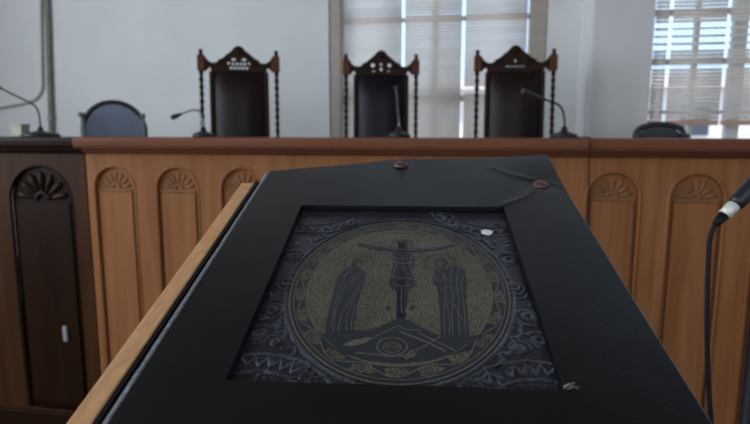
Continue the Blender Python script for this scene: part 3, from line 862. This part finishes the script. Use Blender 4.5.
# board of the cover behind the relief
b.box(BU0, BU1, BV0, BV1, WB-.005, WB-.0006, 0, L)
nf = (nu-1)*(nv-1)
Fc = np.maximum.reduce([Hm[:-1, :-1], Hm[1:, :-1], Hm[:-1, 1:], Hm[1:, 1:]]).ravel() > A1*.80  # ridge tops take the painted glint colour
b.m[:nf] = [int(q) for q in Fc]
bc = b.build('embossed_cover', [M['emboss'], M['rubbed']], book, merge=False, recalc=False)
MB().box(BU0+.004, BU1-.004, BV0+.004, BV1-.004, -.050, WB-.0052, 0, L).build('page_block', M['pages'], book)
MB().box(BU0, BU1, BV0, BV1, -.0552, -.0502, 0, L).build('back_board', M['emboss'], book)

# gilt medallion: layers of thin gilt and dark stamping
G0, G1, G2, G3 = WB+.00015, WB+.0003, WB+.00045, WB+.0006
md = MB()
def flat(pts, w, mi):
    md.prism([pts], w-.0001, w, L, mi)
flat([ov(1.0, 2*PI*i/120) for i in range(120)], G0, 2)
flat([ov(.85, 2*PI*i/120) for i in range(120)], G1, 1)
for k_, w_ in ((.99, .0016), (.955, .0009), (.84, .0013)):
    ribbon(md, [ov(k_, 2*PI*i/160) for i in range(161)], w_, G2, 0)
# vine scroll border: wave, curls and stippled leaves
NW = 11; vine = []
for i in range(NW*24+1):
    a = 2*PI*i/(NW*24); vine.append(ov(.898+.036*math.sin(a*NW), a))
ribbon(md, vine, .0011, G2, 0)
for i in range(NW*2):
    a = 2*PI*(i+.5)/(NW*2)
    up = 1 if i % 2 == 0 else -1
    c = ov(.898-.012*up, a); nx, ny = math.cos(a), math.sin(a)
    lf = []
    for j in range(14):
        q = 2*PI*j/14; lx = .0100*math.cos(q)*(1+.25*math.cos(3*q)); ly = .0050*math.sin(q)*(1+.2*math.sin(2*q+i))
        lf.append((c[0]-ny*lx+nx*ly, c[1]+nx*lx+ny*ly))
    flat(lf, G1, 1)
    sp = spiral(c, .0055, a+PI/2, 1.3, up, 18); ribbon(md, sp, .0008, G3, 2)
    ribbon(md, spiral(ov(.898+.022*up, a+.05), .0036, a, 1.1, -up, 16), .0009, G2, 0)
W_ = WB
def PX(pts): return [uv(x, y, W_) for x, y in pts]
def dark(pts): 
    p = PX(pts)
    flat(p, G2, 2)
def line(pts, w=.0009, mi=0, z=None): ribbon(md, dens(PX(pts), .003), w, z or G3, mi)
def halo(cx, cy, rx, ry):
    p = [(cx+rx*math.cos(2*PI*i/40), cy+ry*math.sin(2*PI*i/40)) for i in range(41)]
    ribbon(md, PX(p), .0011, G2, 2)
# rocky mound, skull and bones
dark([(315, 333), (330, 334), (350, 331), (372, 330), (388, 323), (398, 319), (408, 320), (420, 327), (434, 334), (452, 338), (470, 337), (484, 334), (474, 345), (456, 354), (430, 361), (398, 364), (366, 361), (340, 353), (325, 343)])
sk = [(392+15*math.cos(2*PI*i/30), 347+9*math.sin(2*PI*i/30)) for i in range(31)]
line(sk, .0014); line([(392+9*math.cos(2*PI*i/20), 348+5*math.sin(2*PI*i/20)) for i in range(21)], .001)
for x in (388, 396): line([(x+2.2*math.cos(2*PI*i/10), 347+1.5*math.sin(2*PI*i/10)) for i in range(11)], .0009)
line([(355, 353), (375, 355), (390, 357), (404, 356)], .0012); line([(400, 332), (415, 338), (430, 344), (446, 352)], .0018)
line([(418, 333), (432, 340), (455, 351)], .0012); line([(440, 337), (424, 347), (408, 353)], .0012)
line([(375, 337), (388, 331), (398, 326), (406, 330), (420, 331)], .0012)
flat(PX([(343, 345), (352, 341), (366, 338), (374, 338), (364, 344), (350, 347)]), G3, 0)
flat(PX([(402, 357), (410, 352), (418, 352), (414, 357), (406, 360)]), G3, 1)
# cross, hanging figure
dark([(398, 243), (405, 243), (404, 320), (396, 320)])
dark([(358, 243), (376, 246), (393, 248.5), (412, 248.5), (432, 248), (459, 243), (459, 246), (437, 251), (412, 253), (393, 253), (372, 249.5), (357, 246)])
line([(358, 242), (378, 246), (396, 250), (412, 250), (434, 249), (458, 243)], .0012)
halo(402, 246, 11, 6)
dark([(397, 242), (402, 240), (407, 242), (408, 248), (404, 252), (399, 251)])
line([(399, 243), (402, 242), (406, 244), (406, 249)], .0007)
dark([(393, 254), (400, 253), (412, 254), (415, 262), (412, 272), (414, 280), (416, 286), (409, 289), (408, 300), (405, 312), (407, 318), (397, 318), (398, 306), (396, 292), (388, 286), (391, 276), (393, 266)])
for y in (258, 262.5, 267):
    line([(395, y), (399, y+1.6), (403, y+.6), (408, y+1.6), (412, y)], .0007)
line([(403, 255), (403, 272)], .0007); line([(394, 256), (396, 266), (393, 276)], .0007); line([(412, 256), (410, 266), (413, 277)], .0007)
line([(391, 276), (399, 279), (408, 278), (414, 280)], .001); line([(393, 284), (402, 287), (414, 285)], .001)
line([(402, 288), (401, 302), (402, 314)], .0009); line([(394, 262), (404, 264), (414, 262)], .0009)
dark([(384, 306), (391, 306), (389, 312)]); dark([(410, 306), (416, 306), (411, 312)])
line([(383, 236), (392, 232), (402, 234), (414, 231), (424, 236)], .0012, 2, G2)
line([(378, 233), (390, 229), (402, 229), (415, 228), (428, 233)], .001, 2, G2)
def head(cx, cy, rx, ry, turn):
    dark([(cx+rx*math.cos(2*PI*i/18), cy+ry*math.sin(2*PI*i/18)) for i in range(18)])
    flat(PX([(cx+turn*1.3+rx*.55*math.cos(2*PI*i/14), cy+.8+ry*.58*math.sin(2*PI*i/14)) for i in range(14)]), G3, 1)
    for dx in (-1.1, 1.1): line([(cx+turn*1.3+dx-.5, cy+.2), (cx+turn*1.3+dx+.5, cy+.2)], .0006, 2, G3+.00012)
    line([(cx+turn*1.3-.7, cy+2.2), (cx+turn*1.3+.7, cy+2.2)], .0005, 2, G3+.00012)
# robed woman at the left
halo(359, 263, 14.5, 8.5)
dark([(352, 267), (357, 269.5), (362, 270), (365, 274), (365, 281), (361, 291), (358, 303), (355, 318), (353, 332), (344, 334), (325, 333), (326, 322), (330, 306), (334, 290), (338, 277), (344, 270)])
head(357.5, 264, 6, 5.2, 1)
for pts in ([(352, 268), (347, 274), (343, 281), (340, 288)], [(362, 271), (358, 277), (351, 282), (344, 284)], [(364, 279), (356, 290), (348, 304), (341, 316), (338, 332)], [(360, 287), (353, 301), (347, 315), (346, 332)], [(346, 285), (340, 298), (335, 314), (333, 332)], [(340, 289), (335, 304), (331, 326)], [(356, 304), (352, 318), (351, 331)], [(342, 276), (349, 273), (356, 275), (359, 280), (352, 287), (344, 285)], [(352, 277), (355, 281), (350, 284)]): line(pts, .0007)
# robed man at the right
halo(440, 263, 15.5, 8.5)
dark([(436, 269), (441, 270), (447, 269), (453, 266), (459, 267), (465, 271), (467, 284), (466, 300), (468, 320), (470, 340), (458, 338), (441, 337), (440, 320), (439, 302), (437, 288), (433, 284), (432, 279), (435, 273)])
head(441, 263.5, 6.2, 5.4, -1)
for pts in ([(437, 270), (443, 275), (446, 283), (445, 300), (444, 318), (445, 336)], [(452, 268), (450, 280), (453, 296), (452, 318), (453, 337)], [(459, 268), (456, 282), (459, 300), (458, 320), (460, 337)], [(464, 274), (461, 286), (464, 306), (466, 338)], [(434, 281), (442, 279), (450, 281), (460, 278)], [(440, 291), (449, 287), (458, 290)], [(446, 299), (454, 306), (462, 320)], [(438, 273), (434, 279), (440, 283), (446, 279), (444, 274)], [(447, 304), (450, 322), (449, 336)]): line(pts, .0007)
# small stamped letters by the man and the woman
for x0 in (461, 467):
    line([(x0, 249), (x0+4, 249)], .0008, 2, G2); line([(x0+2, 249), (x0+2, 255)], .0008, 2, G2); line([(x0, 255), (x0+4, 255)], .0008, 2, G2)
md.build('gilt_medallion', [M['goldline'], M['gilt'], M['medbase']], book, merge=False)
# white paint chip
wu, wv_ = uv(487, 233.5, WB)
chip = MB(); pts = [(wu+.0062*math.cos(a)*(1+.12*math.sin(3*a)), wv_+.0058*math.sin(a)*(1+.12*math.cos(2*a+1))) for a in [2*PI*i/14 for i in range(14)]]
chip.prism([pts], WB, WB+.0022, L)
tag(chip.build('white_chip', M['white'], book), 'small white chip stuck on the cover')

# ------------------------------------------------------------------ hand microphone, plug and stand at the right
D = .85
def D3(px, py, d=D): return dep(px, py, d)
ax0, ax1 = D3(718.5, 221), D3(764, 175)
axd = (ax1-ax0).normalized()
ss = (ax1-ax0).length
f_ = lambda px, py: D3(px, py)
xa = axd.orthogonal().normalized(); ya = axd.cross(xa)
fr = (xa, ya, axd)
mc = thing('microphone', 'black handheld microphone entering at the right edge on a stand', 'microphone', ax0+axd*.035)
MB().lathe([(.0095, .036), (.0115, .037), (.0125, .044), (.014, .09), (.0175, .165), (.019, .178)], 24, 0, ax0, fr).build('body', M['plastic'], mc)
MB().lathe([(.019, .1785), (.0255, .190), (.0265, .205), (.024, .222), (.015, .236), (.001, .241)], 24, 0, ax0, fr).build('grille', M['grille'], mc)
pc = thing('plug_cable', 'black cable with a silver plug hanging down from the microphone', 'cable', ax0)
MB().lathe([(.0088, .013), (.0098, .0135), (.0098, .034), (.0090, .0355)], 24, 0, ax0, fr).build('plug_shell', M['silver'], pc)
MB().lathe([(.0042, -.008), (.0062, -.003), (.0085, .012)], 18, 0, ax0, fr).build('strain_relief', M['rubber'], pc)
cw = [ax0-axd*.007, D3(714, 227), D3(710.5, 236), D3(708.8, 252), D3(707.5, 290), D3(707, 330), D3(708, 370), D3(709.5, 400), D3(711, 424)]
e = cw[-1]; cw += [Vector((e.x+.004, e.y, e.z-.08)), Vector((e.x+.006, e.y, e.z-.25)), Vector((e.x+.006, e.y, .45)), Vector((e.x+.002, e.y, .20)), Vector((e.x-.01, e.y, .05)), Vector((e.x-.05, e.y+.02, .006)), Vector((e.x-.15, e.y+.06, .006))]
MB().tube(smooth(cw), .0036, 10).build('cable', M['rubber'], pc)
sp_ = D3(768, 190, .88); sp_ = Vector((sp_.x+.012, sp_.y, 0))
sd = thing('microphone_stand', 'black microphone stand pole at the right edge of the photo', 'stand', sp_)
zt_ = (ax0+axd*.10).z
cl = ax0+axd*.10
MB().lathe([(.018, .03), (.018, .62), (.020, .63), (.020, .66), (.018, .665), (.018, zt_-.06)], 20, 0, sp_).build('pole', M['rubber'], sd)
MB().lathe([(.11, 0), (.11, .012), (.10, .022), (.03, .03), (.02, .05)], 32, 0, sp_).build('base', M['rubber'], sd)
MB().tube([Vector((sp_.x, sp_.y, zt_-.06)), Vector((sp_.x, sp_.y, zt_-.045)), cl-Vector((0, 0, .030))], [.012, .010, .004], 12).tube([cl+xa*(.0185*math.cos(2*PI*q/24))+ya*(.0185*math.sin(2*PI*q/24)) for q in range(25)], .0022, 8).build('clip_joint', M['rubber'], sd)

# ------------------------------------------------------------------ light: sky, sun outside, area lamps added at the unseen windows
w = bpy.data.worlds.new('sky'); sc.world = w; w.use_nodes = True
bg = w.node_tree.nodes['Background']; bg.inputs['Color'].default_value = (.54, .71, .97, 1); bg.inputs['Strength'].default_value = 1.95
sn = bpy.data.lights.new('sun', 'SUN'); sn.energy = 4.5; sn.angle = .01; sn.color = (1, .93, .84)
so_ = bpy.data.objects.new('sun', sn); C.objects.link(so_)
so_.rotation_euler = Vector((.08, .36, -.93)).to_track_quat('-Z', 'Y').to_euler()
def area(name, loc, direction, sx, sy, power, col):
    l = bpy.data.lights.new(name, 'AREA'); l.shape = 'RECTANGLE'; l.size = sx; l.size_y = sy; l.energy = power; l.color = col
    o = bpy.data.objects.new(name, l); C.objects.link(o); o.location = loc
    o.rotation_euler = Vector(direction).to_track_quat('-Z', 'Z').to_euler(); return o
for i, (a, b) in enumerate(LW):
    area('daylight_side', (XL-.02, (a+b)/2, 2.55), (1, 0, 0), 3.0, b-a-.1, 92, (.80, .90, 1.0))
for i, (a, b) in enumerate(FWN):
    area('daylight_rear', ((a+b)/2, YF-.02, 2.55), (0, 1, 0), b-a-.1, 3.0, 21, (1.0, .95, .88))  # added lamp brightening the room from behind the camera

# ------------------------------------------------------------------ camera
cam = bpy.data.cameras.new('camera'); co = bpy.data.objects.new('camera', cam); C.objects.link(co); sc.camera = co
cam.sensor_width = 36; cam.lens = FPX/750*36
m3 = Matrix((RT, UP, -FW)).transposed()
co.matrix_world = Matrix.Translation(EYE) @ m3.to_4x4()
cam.dof.use_dof = True; cam.dof.focus_distance = .56; cam.dof.aperture_fstop = cam.lens/3.9
cam.clip_start = .02
sc.view_settings.view_transform = 'Standard'; sc.view_settings.look = 'None'
sc.view_settings.gamma = 1; sc.view_settings.exposure = 0.0
sc.cycles.sample_clamp_indirect = 6
